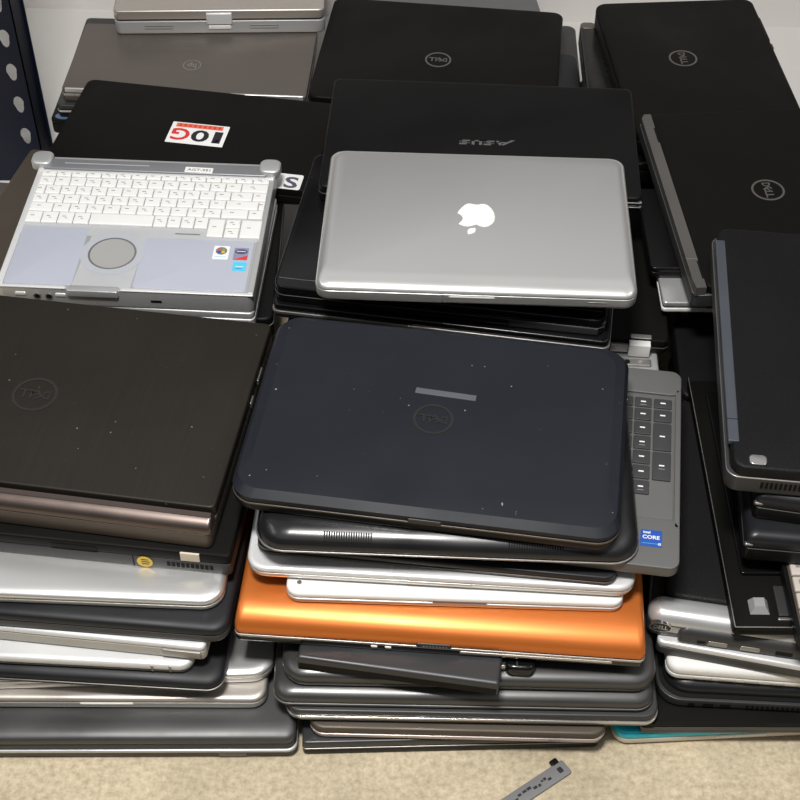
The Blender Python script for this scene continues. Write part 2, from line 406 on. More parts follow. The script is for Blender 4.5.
p = laptop('LF4a', 'white laptop with beige-grey recessed edge, upper of two white ones in left front pile', GL, 'silver_white', 'beige_plastic', r=.006, lt=.006, et=.003, fx=.005)
b = MB(); b.slab(p.w/2-.042, p.w/2-.004, -p.d/2-.0012, -p.d/2+.008, .004, p.zb-.002, 'dull_steel', .002); b.build('hinge', p.root, 'grey metal hinge')
p = laptop('LF5', 'navy black laptop with rounded front corner under the bright silver laptop, left front pile', GL, 'black_slate', 'charcoal', r=.016, lt=.010, et=.005, fx=.010, gap=.0015)
p = laptop('LF6', 'bright silver brushed laptop lid under the black laptop with a yellow round sticker', GL, 'aluminium', 'aluminium_side', r=.020, lt=.008, et=.005, fx=.012)
p = laptop('LF7', 'black boxy laptop with round yellow sticker and row of vent slots under the brown laptop', GL, 'black_matte', 'charcoal', r=.004, lt=.012, et=.002, fx=.003, eb=.001)
fy = -p.d/2
b = MB(); b.box(-.002, .042, fy-.0006, fy+.003, p.zb+.001, p.zb+.0065, 'dark_slot'); b.build('latch_recess', p.lid, smooth=0)
b = MB(); T = Matrix.Translation((.086, fy-.0007, .0085)) @ Matrix.Rotation(PI/2, 4, 'X')
b.disc(0, 0, .0075, -.0002, .0002, 'sticker_yellow', T=T)
for k in (-.0025, .0005, .0035): b.box(-.003, .005-abs(k)*.4, k-.0005, k+.0005, .0002, .0004, 'ink_black', T=T)
b.build('sticker', p.base, 'round yellow sticker with dark lines')
front_slot(p, .0745, .0755, .001, .015, name='seam_line')
for i in range(10): front_slot(p, .107+i*.0045, .1102+i*.0045, .0055, .0115, name='vent_slot')
b = MB(); b.slab(.121, .139, fy-.0011, fy+.01, p.zb+.0005, p.t-.0006, 'tag_beige', .0005, .0003, .0003); b.build('tag', p.lid, 'small beige paper tag')
p = laptop('LF8', 'large dark brown laptop with rounded metal front edge, top of left front pile', GL, 'espresso', 'espresso_side', r=.006, lt=.013, et=.002, lid_front=.022, gap=.0008, eb=.003)
b = MB(); b.slab(-p.w/2, p.w/2, -p.d/2, -p.d/2+.0217, p.zb, p.t, 'espresso_trim', .003, .0115, .001, fx=.016, sx=.002, seg=8); b.build('front_trim', p.lid, 'shiny brown metal front edge')
roundel(p, -.0058, .0005, .0225, 'emboss_dark', 'emboss_dark')
b = MB(); b.slab(.012-.05, .02-.03, -p.d/2-.001, -p.d/2+.004, p.zb-.008, p.zb-.004, 'chrome', .001); b.build('latch_button', p.base, 'small bright latch')
b = MB()
for yy, l in ((.03, .012), (.062, .02)): b.slab(p.w/2-.004, p.w/2+.0015, yy, yy+l, p.zb-.004, p.zb+.003, 'dull_steel', .001)
b.build('side_clip', p.base, 'worn metal clips on the right side')

# ================================================================== middle front pile
p = laptop('C1', 'dark laptop at the very bottom of the middle front pile, resting on the floor', GC, 'graphite_dark', 'black_satin', r=.004, lt=.009, et=.002, band='dull_steel', bt=.0016)
p = laptop('C2', 'slim brown-grey laptop with two pinkish rim lines, second from bottom in middle front pile', GC, 'bronze_dark', 'rim_pink', r=.014, lt=.008, et=.003, band='rim_pink', bt=.003, eb=.005)
p = laptop('C3', 'dark laptop with bright silver rounded rim, third from bottom in middle front pile', GC, 'charcoal', 'grey_lid', r=.014, lt=.007, et=.002, band='chrome', bt=.004, bo=.001, eb=.006)
p = laptop('C4', 'grey laptop with glossy rounded front edge, fourth from bottom in middle front pile', GC, 'graphite', 'graphite_dark', r=.016, lt=.012, et=.008, fx=.015, sx=.010, gap=.0012, band='grey_lid', bt=.002)
p = laptop('C5', 'matt grey rounded laptop just below the black battery pack and the orange laptop', GC, 'graphite', 'graphite', r=.022, lt=.013, et=.007, fx=.014, sx=.010, gap=.0006, eb=.006)
p = laptop('C5b', 'black laptop squeezed between the orange laptop and the matt grey one', GC, 'black_satin', 'black_satin', r=.012, lt=.008, et=.003)
x, y, a, w, d, z0, t = POSE['C6']
root = bpy.data.objects.new('laptop_battery', None); COL.objects.link(root); root.location = (x, y, z0); root.rotation_euler = (0, 0, a)
tag(root, 'long dark battery pack wedged under the orange laptop on the matt grey one', 'battery')
b = MB(); b.slab(-w/2, w/2, -d/2, d/2, 0, t, 'graphite_dark', .002, .003, .001, fx=.004); b.build('case', root)
b = MB(); b.box(-w/2+.002, w/2-.002, -d/2-.0003, -d/2+.002, .001, .0095, 'black_matte'); b.build('side_panel', root)
x, y, a, w, d, z0, t = POSE['C7']
root = bpy.data.objects.new('cable_plug', None); COL.objects.link(root); root.location = (x, y, z0); root.rotation_euler = (0, 0, a)
tag(root, 'small black plug with metal contacts beside the dark battery pack', 'plug')
b = MB(); b.slab(-w/2+.006, w/2, -d/2, d/2, 0, t, 'black_gloss', .007, .004, .002); b.build('body', root)
b = MB(); b.slab(-w/2, -w/2+.0065, -d/2+.004, d/2-.01, .003, t-.003, 'chrome', .001); b.build('contact', root, 'bright metal contact')
b = MB(); b.slab(-.001, .0005, -d/2+.002, d/2-.002, t-.0008, t+.0004, 'chrome', .0003, .0002, .0002); b.build('seam_clip', root, 'thin bright clip')
p = laptop('ORA', 'metallic orange laptop with rounded front edge and dark base', GC, 'orange_metal', 'black_gloss', r=.006, lt=.022, et=.018, fx=.036, sx=.006, gap=.001, band='aluminium_warm', bt=.003, eb=.003)
fy = -p.d/2
b = MB(); b.slab(-.020, .012, fy-.0012, fy+.003, p.zb-.002, p.zb+.004, 'charcoal', .001)
for i in range(8): b.box(-.014+i*.003, -.0125+i*.003, fy-.0016, fy, p.zb-.001, p.zb+.001, 'dull_steel')
b.build('latch', p.lid, 'dark ribbed latch')
for xx in (-.062, -.049):
    b = MB(); b.slab(xx, xx+.006, fy-.001, fy+.002, p.zb-.0075, p.zb-.005, 'white_emblem', .0008, .0006, .0006); b.build('indicator_light', p.base)
b = MB(); b.slab(.02, .16, fy-.0008, fy+.002, p.zb-.0085, p.zb-.005, 'aluminium_warm', .001); b.build('front_strip', p.base, 'pale metal strip')
p = laptop('C8', 'short white laptop with silver underside lying directly on the orange laptop', GC, 'white_plastic', 'aluminium_side', r=.012, lt=.007, et=.003, fx=.005, band='silver_paint', bt=.002, eb=.003)
fy = -p.d/2
b = MB(); b.disc(-p.w/2+.012, fy+.012, .0022, p.t-.0003, p.t+.0007, 'dull_steel'); b.build('screw', p.lid)
front_slot(p, -.02, .03, p.zb-.0005, p.zb+.002, 'dull_steel', name='latch_slot', parent=p.base)
p = laptop('C9', 'wide white laptop with rounded corners, second above the orange laptop', GC, 'silver_white', 'aluminium_side', r=.018, lt=.006, et=.003, fx=.005, eb=.006, fb=.008)
b = MB(); b.slab(-.03, .03, -p.d/2-.0005, -p.d/2+.003, p.zb-.004, p.zb-.0008, 'aluminium_warm', .001); b.build('notch', p.base)
p = laptop('C10', 'thin black laptop lying askew between the wide white laptop and the keyboard base', GC, 'black_slate', 'charcoal', r=.012, lt=.006, et=.002, band='espresso_side', bt=.0015)

# grey keyboard half without its screen
p = laptop('C11', 'grey laptop base with exposed number pad and blue chip sticker, screen missing', GC, None, 'grey_palm', r=.010, eb=.004, gap=.0035)
b = MB(); X, Y = p.w/2, p.d/2; b.slab(-X, X, -Y, -.0685, p.t-.0037, p.t-.001, 'grey_palm', .010, .001, .0002); b.slab(-X, X, .092, Y, p.t-.0037, p.t-.001, 'grey_palm', .010, .001, .0002); b.slab(.1745, X, -.078, .10, p.t-.0037, p.t-.001, 'grey_palm', .002, .001, .0002); b.build('palm_rest', p.root)
kb = MB(); z = p.t - .0035
def C11xy(px, py): return px, py
kx0, kx1 = .040, .1735
kb.slab(kx0, kx1, -.067, .0905, z - .0006, z + .0003, 'grey_palm', .002, .0003, .0003); bed = kb.build('keyboard', p.root)
cols = [(.1347, .1510), (.1535, .1708)]
def key(x0, x1, y0, y1, mk=True):
    k = MB(); k.slab(x0, x1, y0, y1, z, z + .0022, 'key_grey', .0012, .0006, .0003)
    if mk:
        cx, cy = (x0 + x1) / 2, (y0 + y1) / 2
        k.box(cx - .0025, cx + .0025, cy - .0006, cy + .0010, z + .0021, z + .0023, 'paper_white')
        if random.random() < .5: k.box(cx - .003, cx + .003, cy - .0045, cy - .0037, z + .0021, z + .0023, 'ink_grey')
    return k.build('key', bed)
ys = [(.073, .085), (.0545, .0700), (.0355, .0520), (.0165, .0330), (-.0025, .0140), (-.0215, -.0050), (-.0405, -.0240)]
for x0, x1 in cols[:1]:
    for y0, y1 in ys: key(x0, x1, y0, y1)
for y0, y1 in (ys[0], ys[1], (.0165, .0520), (-.0215, .0140)): key(cols[1][0], cols[1][1], y0, y1)
for c in range(5):
    for y0, y1 in ys: key(.042 + c * .0186, .0585 + c * .0186, y0, y1)
b = MB(); zt = p.t - .0011; sx0, sx1, sy0, sy1 = .1445, .1640, -.1030, -.0840
b.slab(sx0, sx1, sy0, sy1, zt, zt + .0005, 'sticker_blue', .0006, .0001, .0001)
b.text('CORE', (sx0+sx1)/2-.0002, -.0925, .0155, .0042, zt + .0005, 'paper_white')
b.text('intel', sx0+.0056, -.0870, .0064, .0030, zt + .0005, 'paper_white')
b.box(sx0+.001, sx0+.0155, -.1000, -.0996, zt + .0005, zt + .0007, 'sticker_cyan')
b.text('i5', sx1-.0022, -.0998, .0030, .0026, zt + .0005, 'paper_white')
b.build('sticker', p.base, 'square blue chip sticker')

p = laptop('C12', 'black laptop with domed vented front edge directly under the navy black laptop', GC, 'black_sheen', 'black_satin', r=.026, lt=.017, et=.015, fx=.026, sx=.016, gap=.001, band='dull_steel', bt=.0022, bo=.0008, eb=.003)
def on_front(p, u, et, fx, front=0.):     # point and slope on the rounded front: u 0 bottom .. 1 top
    a = PI/2*u; return -p.d/2 + front + fx*(1-math.cos(a)), p.t - et*(1-math.sin(a))
for x0, x1, n in ((-.110, -.066, 20), (.055, .105, 22)):
    b = MB(); s = (x1 - x0) / n
    y0, z0 = on_front(p, .34, .015, .026); y1, z1 = on_front(p, .62, .015, .026)
    for i in range(n):
        xa, xb = x0 + i*s, x0 + (i+.5)*s
        b.add([(xa, y0-.0006, z0+.0004), (xb, y0-.0006, z0+.0004), (xb, y1-.0006, z1+.0006), (xa, y1-.0006, z1+.0006),
               (xa, y0+.002, z0-.002), (xb, y0+.002, z0-.002), (xb, y1+.002, z1-.002), (xa, y1+.002, z1-.002)],
              [(0,1,2,3), (7,6,5,4), (0,4,5,1), (1,5,6,2), (2,6,7,3), (3,7,4,0)], 'dark_slot')
    b.build('vent', p.lid, smooth=0)
b = MB(); b.disc(-.128, -p.d/2+.03, .0022, p.t-.0004, p.t+.0008, 'dull_steel'); b.build('screw', p.lid)

p = laptop('C13', 'navy black laptop with round emblem and pale sticker residue, top of middle front pile', GC, 'black_navy', 'black_satin', r=.022, lt=.013, et=.0075, fx=.026, sx=.013, gap=.001, band='espresso_side', bt=.0025, eb=.004, seg=2, sharp=9)
roundel(p, -.0041, -.0049, .0190, 'emboss_dark', 'emboss_dark')
b = MB(); T = Matrix.Translation((.0035, .0290, p.t)) @ Matrix.Rotation(-.04, 4, 'Z'); b.slab(-.029, .029, -.0036, .0036, -.0002, .0002, 'patch_slate', .0006, .0001, .0001, T=T); b.build('sticker_residue', p.lid, 'pale grey strip left by a sticker')
b = MB(); b.slab(-.012, .018, -p.d/2-.0008, -p.d/2+.004, p.zb-.002, p.zb+.003, 'charcoal', .001); b.build('latch', p.lid)

# ================================================================== middle back pile
p = laptop('MAC', 'silver aluminium laptop with white fruit-shaped emblem on its closed lid', GB, 'aluminium', 'aluminium_side', r=.013, lt=.0085, et=.0075, fx=.022, sx=.010, gap=.0008, eb=.006, fb=.009)
def apple(b, z, m, cx, cy, S):
    right = [(0, .40), (.10, .46), (.22, .50), (.34, .47), (.44, .40), (.395, .33), (.345, .24), (.335, .14), (.37, .04), (.43, -.03), (.47, -.06),
             (.43, -.18), (.36, -.32), (.28, -.43), (.20, -.49), (.12, -.48), (.05, -.455), (0, -.45)]
    left = [(-.05, -.455), (-.12, -.48), (-.20, -.49), (-.29, -.43), (-.38, -.29), (-.44, -.12), (-.46, .06), (-.45, .22), (-.39, .36), (-.30, .46), (-.20, .50), (-.09, .46)]
    pts = right + left
    P = [(cx - x * S * 1.1, cy - y * S) for x, y in pts]       # turned half round: seen upside down from the front edge
    # fan from the centre keeps the concave outline clean
    n = len(P); V = [(x, y, z) for x, y in P] + [(cx, cy, z)]
    Vb = [(x, y, z - .0006) for x, y in P]
    F = [(i, (i+1) % n, n) for i in range(n)] + [(n+1+i, n+1+(i+1) % n, (i+1) % n, i) for i in range(n)]
    b.add(V + Vb, F, m)
    leaf = []
    for i in range(9):
        t = i / 8; leaf.append((.02 + .20*t - .07*math.sin(PI*t), .56 + .27*t + .05*math.sin(PI*t)))
    for i in range(1, 8):
        t = 1 - i / 8; leaf.append((.02 + .20*t + .09*math.sin(PI*t), .56 + .27*t - .07*math.sin(PI*t)))
    b.poly([(cx - x * S, cy - y * S) for x, y in leaf], z - .0006, z, m)
b = MB(); apple(b, p.t + .0003, 'white_emblem', -.0005, .0030, .0385); b.build('emblem', p.lid, 'white fruit-shaped emblem', smooth=20)
b = MB(); nx = -.004; b.slab(nx-.024, nx+.024, -p.d/2-.0004, -p.d/2+.006, p.zb-.0045, p.zb-.0006, 'white_emblem', .002, .0025, .0005, fx=.004); b.build('notch', p.base)  # white plate: light caught in the notch, put into its colour
b = MB(); b.slab(p.w/2-.050, p.w/2-.030, -p.d/2-.0004, -p.d/2+.003, p.zb-.0065, p.zb-.0045, 'dull_steel', .001); b.build('sensor_window', p.base)

p = laptop('ASUS', 'wide black laptop with metallic wordmark under the silver aluminium laptop', GB, 'black_satin', 'black_satin', r=.008, lt=.009, et=.003, band='charcoal', bt=.0014)
b = MB(); z = p.t + .0001; cx, cy, W, Hh = .0036, -.0150, .057, .0085
def T2(x, y): return (cx - x * W / 2, cy - y * Hh / 2)
for quad in ([(-1.25,-1.5),(-1.1,-1.5),(-.62,1),(-.76,1)], [(-.76,1),(-.62,1),(-.48,-1),(-.60,-1)], [(-.90,-.5),(-.55,-.5),(-.55,-.1),(-.80,-.1)],
             [(-.42,1),(.02,1),(.02,.5),(-.42,.5)], [(-.42,1),(-.28,1),(-.28,-.2),(-.42,-.2)], [(-.42,.25),(.02,.25),(.02,-.25),(-.42,-.25)], [(-.12,.2),(.02,.2),(.02,-1),(-.12,-1)], [(-.42,-.55),(.02,-.55),(.02,-1),(-.42,-1)],
             [(.08,1),(.20,1),(.20,-1),(.08,-1)], [(.08,-.55),(.50,-.55),(.50,-1),(.08,-1)], [(.38,1),(.50,1),(.50,-1),(.38,-1)],
             [(.56,1),(1,1),(1,.5),(.56,.5)], [(.56,1),(.69,1),(.69,-.2),(.56,-.2)], [(.56,.25),(1,.25),(1,-.25),(.56,-.25)], [(.87,.2),(1,.2),(1,-1),(.87,-1)], [(.56,-.55),(1,-.55),(1,-1),(.56,-1)]):
    b.poly([T2(x, y) for x, y in quad], z - .0003, z + .0003, 'dull_steel')
b.build('emblem', p.lid, 'grey metal wordmark', smooth=0)
b = MB()
for dz in (.010, .016): b.slab(p.w/2-.020, p.w/2+.0005, -p.d/2-.0012, -p.d/2+.004, dz, dz+.0016, 'chrome', .0035, .0005, .0005)
b.build('corner_trim', p.base, 'two bright trim lines at the front corner')
p = laptop('MA', 'glossy black laptop directly under the front of the silver aluminium laptop', GB, 'black_gloss', 'black_gloss', r=.012, lt=.010, et=.002, band='charcoal', bt=.001)
b = MB(); b.slab(.075, .168, -p.d/2-.0006, -p.d/2+.004, .0015, p.zb-.0015, 'charcoal', .001); b.build('front_panel', p.base, 'grey front panel')
b = MB(); b.slab(-p.w/2+.004, p.w/2-.004, -p.d/2+.014, -p.d/2+.0146, p.t-.0002, p.t+.0002, 'dull_steel', .0002, .0001, .0001); b.build('lid_line', p.lid, 'thin bright line along the lid')
p = laptop('MB', 'black laptop with curved silver rim behind the navy black laptop', GB, 'black_gloss', 'black_slate', r=.008, lt=.007, et=.002, band='dull_steel', bt=.0042, bo=.001)
p = laptop('Y1', 'black laptop third under the silver aluminium laptop, just under the silver-rimmed one', GB, 'black_satin', 'black_satin', r=.010, lt=.008, et=.002)
p = laptop('X1', 'black laptop with bright metal catch on its front edge, right of the silver aluminium laptop', GB, 'black_matte', 'black_satin', r=.006, lt=.009, et=.002, band='charcoal', bt=.0012)
fy = -p.d/2; lx = p.w/2
b = MB(); b.slab(lx-.042, lx-.019, fy-.008, fy+.002, .002, p.t-.001, 'white_plastic', .001, .001, .001); b.slab(lx-.041, lx-.018, fy+.002, fy+.009, p.t-.002, p.t+.0006, 'dull_steel', .001); b.build('catch', p.lid, 'bright silver catch')
b = MB(); b.slab(lx-.062, lx-.042, fy-.004, fy+.002, .004, p.t-.006, 'dull_steel', .001); b.build('hinge', p.base)
p = laptop('X2', 'silver-edged laptop corner peeking between metal catch and number pad', GB, 'silver_paint', 'silver_white', r=.010, lt=.006, et=.002, band='silver_white', bt=.003)
b = MB(); b.slab(p.w/2-.06, p.w/2-.008, -p.d/2+.011, -p.d/2+.021, p.t-.0005, p.t+.003, 'dull_steel', .002)
b.disc(p.w/2-.034, -p.d/2+.016, .003, p.t+.0028, p.t+.0034, 'dark_slot'); b.disc(p.w/2-.02, -p.d/2+.016, .0024, p.t+.0028, p.t+.0036, 'chrome'); b.build('hinge_plate', p.lid, 'metal hinge plate with holes')

p = laptop('MB1', 'black laptop with round emblem behind the wide black one, top of the middle back pile', GB, 'black_matte', 'black_satin', r=.014, lt=.010, et=.003)
roundel(p, -.0005, -.0181, .0178, 'logo_grey')
b = MB(); b.slab(.055, .145, p.d/2-.004, p.d/2+.003, .004, p.zb+.004, 'black_matte', .003, .002, .002); b.build('hinge', p.base)
laptop('MB0', 'grey laptop peeking out behind the black emblem laptop at the top edge', GB, 'grey_lid', 'graphite', r=.004, lt=.008, et=.002)
laptop('MB4', 'dark navy laptop corner right of the black emblem laptop, middle back pile', GB, 'black_slate', 'black_slate', r=.014, lt=.009, et=.003)
laptop('MB2', 'dark grey laptop corner furthest back against the floor strip, middle back pile', GB, 'charcoal', 'charcoal', r=.012, lt=.009, et=.003)

# ================================================================== left middle pile
p = laptop('PAN', 'small silver open laptop base with white keyboard and round touchpad, screen missing', GM, None, 'silver_paint', r=.008, eb=.003)
z = p.t - .001; X, Y = p.w/2, p.d/2
b = MB(); b.slab(-X+.006, X-.010, .0905, .1095, z-.0008, z+.003, 'bar_grey', .002, .0015, .0005); b.box(-X+.03, X-.15, .1005, .1012, z+.0028, z+.0033, 'silver_white'); bar = b.build('rear_bar', p.root, 'dark grey bar behind the keys')
b = MB(); T = Matrix.Translation((.0498, .0965, z+.003)) @ Matrix.Rotation(-.03, 4, 'Z')
b.slab(-.0165, .0165, -.0050, .0050, 0, .0003, 'paper_white', .0003, .0001, .0001, T=T); b.text('AGT-991', 0, 0, .0275, .0046, .0003, 'ink_grey', T=T); b.build('label', bar, 'cream asset label with grey print')
b = MB(); b.slab(-X+.001, X-.001, .0860, .0903, z-.0006, z+.0012, 'silver_white', .001); b.build('bright_strip', p.root)
for sx_, xx in ((-1, -.1375), (1, .1335)):
    b = MB(); b.slab(xx-.0125, xx+.0125, .092, .117, z-.004, z+.0085, 'silver_paint', .008, .003, .002, fx=.005); hb = b.build('hinge', p.root, 'grey rounded hinge cap')
for sx_ in (-1, 1):
    b = MB(); xx = sx_*(X-.0035); b.slab(xx-.0035, xx+.0035, -Y+.004, .094, z-.0006, z+.0008, 'silver_white' if sx_ < 0 else 'silver_paint', .002, .0008, .0003); b.build('side_rail', p.root)
b = MB(); b.slab(-.1350, .1370, -.0265, .0858, z-.001, z+.0002, 'key_bed', .002, .0002, .0002); bed = b.build('keyboard', p.root)
def wkey(x0, x1, y0, y1):
    k = MB(); k.slab(x0+.0004, x1-.0004, y0+.0004, y1-.0004, z, z+.0034, 'key_white', .0012, .0014, .0004, fx=.0022)
    cx, cy, h = x0+(x1-x0)*.4, (y0+y1)/2+.0012, .0005
    if x1-x0 < .05: k.box(cx-.0022, cx+.0022, cy-h, cy+h, z+.0033, z+.0036, 'ink_grey')
    if random.random() < .45 and x1-x0 < .05: k.box(cx+.001, cx+.004, cy-.0034, cy-.0026, z+.0033, z+.0036, 'ink_grey')
    return k.build('key', bed)
kx0, kx1 = -.1335, .1355
def row(y0, y1, ws, x0=kx0, x1=kx1):
    s = (x1 - x0) / sum(ws); x = x0
    for w_ in ws: wkey(x, x + w_*s, y0, y1); x += w_*s
row(.0755, .0850, [1]*13 + [1.1, 1.1])
row(.0590, .0745, [1]*13 + [1.7])
row(.0430, .0585, [.6] + [1]*12 + [1.4, .9][:2])
row(.0270, .0425, [.9] + [1]*11 + [2.0, .4])
row(.0110, .0265, [1.4] + [1]*10 + [1.6, .9])
row(-.0090, .0105, [1, 1, 1, 1, 4.0, .85, .85, .85, .85], x1=.075)
wkey(.0755, .0945, -.0230, .0080); wkey(.0950, .1120, -.0065, .0080); wkey(.0950, .1120, -.0230, -.0070); wkey(.1125, .1365, -.0230, .0080)
for xx in (-.118, .040):
    b = MB(); b.box(xx, xx+.028, -.0185, -.0165, z-.0002, z+.0003, 'bar_grey'); b.build('grille', p.root, smooth=0)
b = MB(); b.slab(-X+.0075, -.058, -Y+.0055, -.0130, z-.0004, z+.0004, 'palm_blue', .004, .0003, .0003); b.build('palm_rest', p.root)
b = MB(); b.slab(.008, X-.0095, -Y+.0055, -.0260, z-.0004, z+.0004, 'palm_blue', .004, .0003, .0003); b.build('palm_rest', p.root)
b = MB(); b.poly([(-.058, -Y+.004), (.006, -Y+.004), (.010, -.02), (-.052, -.013)], z-.0004, z+.0003, 'key_bed'); b.build('centre_panel', p.root)
b = MB(); cx, cy = -.0238, -.0560
b.ring(cx, cy, .0355, .0268, z-.0002, z+.0006, 'ring_silver', 48); b.ring(cx, cy, .0268, .0246, z-.0002, z+.0010, 'chrome', 48); b.disc(cx, cy, .0246, z-.0002, z+.0006, 'pad_grey', 48); b.build('touchpad', p.root, 'round grey touchpad')
b = MB(); b.slab(.0875, .1050, -.0585, -.0360, z+.0004, z+.0008, 'paper_white', .001, .0001, .0001); b.disc(.0963, -.0445, .0064, z+.0008, z+.0010, 'bar_grey')
for dx, dy, m_ in ((-.0022, .0018, 'win_red'), (.0022, .0018, 'win_green'), (-.0022, -.0022, 'sticker_blue'), (.0022, -.0022, 'win_yellow')): b.box(.0963+dx-.0017, .0963+dx+.0017, -.0445+dy-.0016, -.0445+dy+.0016, z+.0010, z+.0012, m_)
b.box(.090, .1025, -.0548, -.0542, z+.0008, z+.0010, 'sticker_cyan'); b.build('sticker', p.base, 'white sticker with round four-colour mark')
b = MB(); b.slab(.1105, .1265, -.0585, -.0380, z+.0004, z+.0008, 'sticker_violet', .001, .0001, .0001)
b.poly([(.1110, -.0580), (.1262, -.0580), (.1262, -.0510)], z+.0008, z+.0010, 'ink_red'); b.disc(.1185, -.0445, .0070, z+.0008, z+.0010, 'ink_violet', sy=.6); b.box(.1135, .1235, -.0448, -.0440, z+.0010, z+.0012, 'paper_white'); b.build('sticker', p.base, 'violet sticker with red corner')
b = MB(); b.slab(.1120, .1270, -.0765, -.0620, z+.0004, z+.0008, 'sticker_cyan', .001, .0001, .0001); b.box(.1150, .1240, -.0700, -.0692, z+.0008, z+.0010, 'paper_white'); b.box(.1155, .1232, -.0735, -.0729, z+.0008, z+.0010, 'sticker_blue'); b.build('sticker', p.base, 'light blue square sticker')
b = MB(); b.slab(-.062, -.006, -Y-.0035, -Y+.006, z-.009, z+.0006, 'silver_paint', .002, .001, .002); b.build('latch', p.root)
b = MB(); b.slab(-X, -.064, -Y-.0006, -Y+.004, z-.0012, z+.0010, 'silver_white', .001); b.slab(-.004, X, -Y-.0006, -Y+.004, z-.0012, z+.0010, 'silver_white', .001); b.build('front_lip', p.root, 'bright front lip')
for xx in (-.096, -.083):
    b = MB(); b.cyl((xx, -Y-.0008, .013), (xx, -Y+.004, .013), .0033, 'dark_slot'); b.ring(0, 0, .0042, .0032, -.0002, .0006, 'dull_steel', 20, T=Matrix.Translation((xx, -Y-.0004, .013)) @ Matrix.Rotation(PI/2, 4, 'X')); b.build('audio_jack', p.base)
for xx in (-.114, -.070):
    b = MB(); b.slab(xx-.006, xx+.006, -Y-.0012, -Y+.003, .0135, .0185, 'silver_white', .001, .002, .001); b.build('switch', p.base)
front_slot(p, .028, .040, .010, .013, name='indicator_light')
laptop('LM2', 'thin silver laptop lying crooked just under the one with white keyboard', GM, 'silver_paint', 'silver_white', r=.006, lt=.008, et=.002, band='silver_white', bt=.003)
laptop('LM3', 'black laptop with thin metal edge beneath the two small silver laptops, left middle pile', GM, 'black_satin', 'black_satin', r=.010, lt=.010, et=.003, band='dull_steel', bt=.0010)
laptop('LM4', 'dark brown laptop jutting out left of the one with white keyboard', GM, 'bronze_dark', 'espresso', r=.006, lt=.008, et=.002)
laptop('LM5', 'lighter brown laptop lowest at the left edge below the dark brown laptop', GM, 'bronze', 'espresso_side', r=.006, lt=.008, et=.002)
p = laptop('JCG', 'black laptop with red, black and white shop sticker behind the white keyboard', GM, 'black_matte', 'black_matte', r=.010, lt=.010, et=.002)
b = MB(); T = Matrix.Translation((.0055, -.0036, p.t)) @ Matrix.Rotation(PI + .005, 4, 'Z')
b.slab(-.0365, .0365, -.0215, .0215, 0, .0003, 'paper_white', .001, .0001, .0001, T=T)
b.text('1', -.0262, .0035, .0105, .0235, .0003, 'ink_black', T=T); b.poly([(-.0300, .0080), (-.0250, .0157), (-.0250, .0110), (-.0268, .0080)], .0003, .0005, 'ink_black', T=T); b.text('0', -.0040, .0035, .0225, .0240, .0003, 'ink_black', T=T); b.text('G', .0210, .0035, .0235, .0245, .0003, 'ink_red', T=T)
b.box(-.0290, .0310, -.0195, -.0115, .0002, .0005, 'ink_orange_red', T=T)
for i in range(9): b.box(-.0262+i*.0063, -.0232+i*.0063, -.0178, -.0132, .0004, .0007, 'ink_red', T=T)
b.build('sticker', p.lid, 'white sticker with upside-down red and black lettering')
b = MB(); T = Matrix.Translation((.1330, -.0775, p.t)) @ Matrix.Rotation(.0, 4, 'Z')
b.slab(-.021, .021, -.0145, .0145, 0, .0003, 'paper_white', .003, .0001, .0001, T=T); b.text('S', .0085, -.0015, .0165, .0215, .0003, 'ink_violet', T=T); b.build('label', p.lid, 'white label with dark letter S')
laptop('JCH', 'black laptop hidden directly under the one with the red and white shop sticker', GM, 'black_satin', 'black_satin', r=.010, lt=.010, et=.003)

# ================================================================== left back pile
p = laptop('LB0', 'old thick silver laptop with front latch at the top edge, top of left back pile', GK, 'aluminium_warm', 'silver_paint', r=.008, lt=.014, et=.003, gap=.003, eb=.004)
fy = -p.d/2
b = MB(); b.slab(-.018, .018, fy-.003, fy+.004, p.zb-.007, p.t-.004, 'silver_white', .002); b.build('latch', p.lid, 'pale front latch')
b = MB(); b.slab(-.016, .016, fy-.002, fy+.004, p.zb-.015, p.zb-.009, 'white_plastic', .002); b.build('latch_catch', p.base)
for xx in (-.085, .062):
    for dz in (0, .004): front_slot(p, xx-.020, xx+.020, .009+dz, .0104+dz, 'dull_steel', name='speaker_slot')
p = laptop('LB1', 'flat bronze-grey laptop with round two-letter emblem, under the old thick silver laptop', GK, 'bronze', 'bronze', r=.004, lt=.007, et=.0015, band='aluminium_warm', bt=.004)
b = MB(); R = .0125; ex, ey = .0014, -.0158
b.ring(ex, ey, R, R*.88, p.t-.0003, p.t+.0004, 'dull_steel'); b.text('hp', ex, ey, R*1.0, R*1.15, p.t, 'dull_steel', PI, up=.0004); b.build('emblem', p.lid, 'round grey emblem', smooth=0)
b = MB(); b.slab(-p.w/2+.004, p.w/2-.004, -p.d/2-.0003, -p.d/2+.0028, p.zb+.0006, p.t+.0001, 'aluminium', .001); b.build('front_edge', p.lid, 'bright metal front edge')
p = laptop('LB2', 'dark laptop with thin silver rim under the bronze-grey laptop, left back pile', GK, 'charcoal', 'black_satin', r=.006, lt=.007, et=.002, band='aluminium', bt=.003)
p = laptop('LB3', 'black laptop with blue oval sticker on its corner, low in left back pile', GK, 'black_satin', 'black_satin', r=.006, lt=.007, et=.002)
b = MB(); b.disc(-p.w/2+.0165, -p.d/2+.0085, .0115, p.t-.0002, p.t+.0003, 'oval_blue', sy=.62); b.build('sticker', p.lid, 'blue oval sticker')

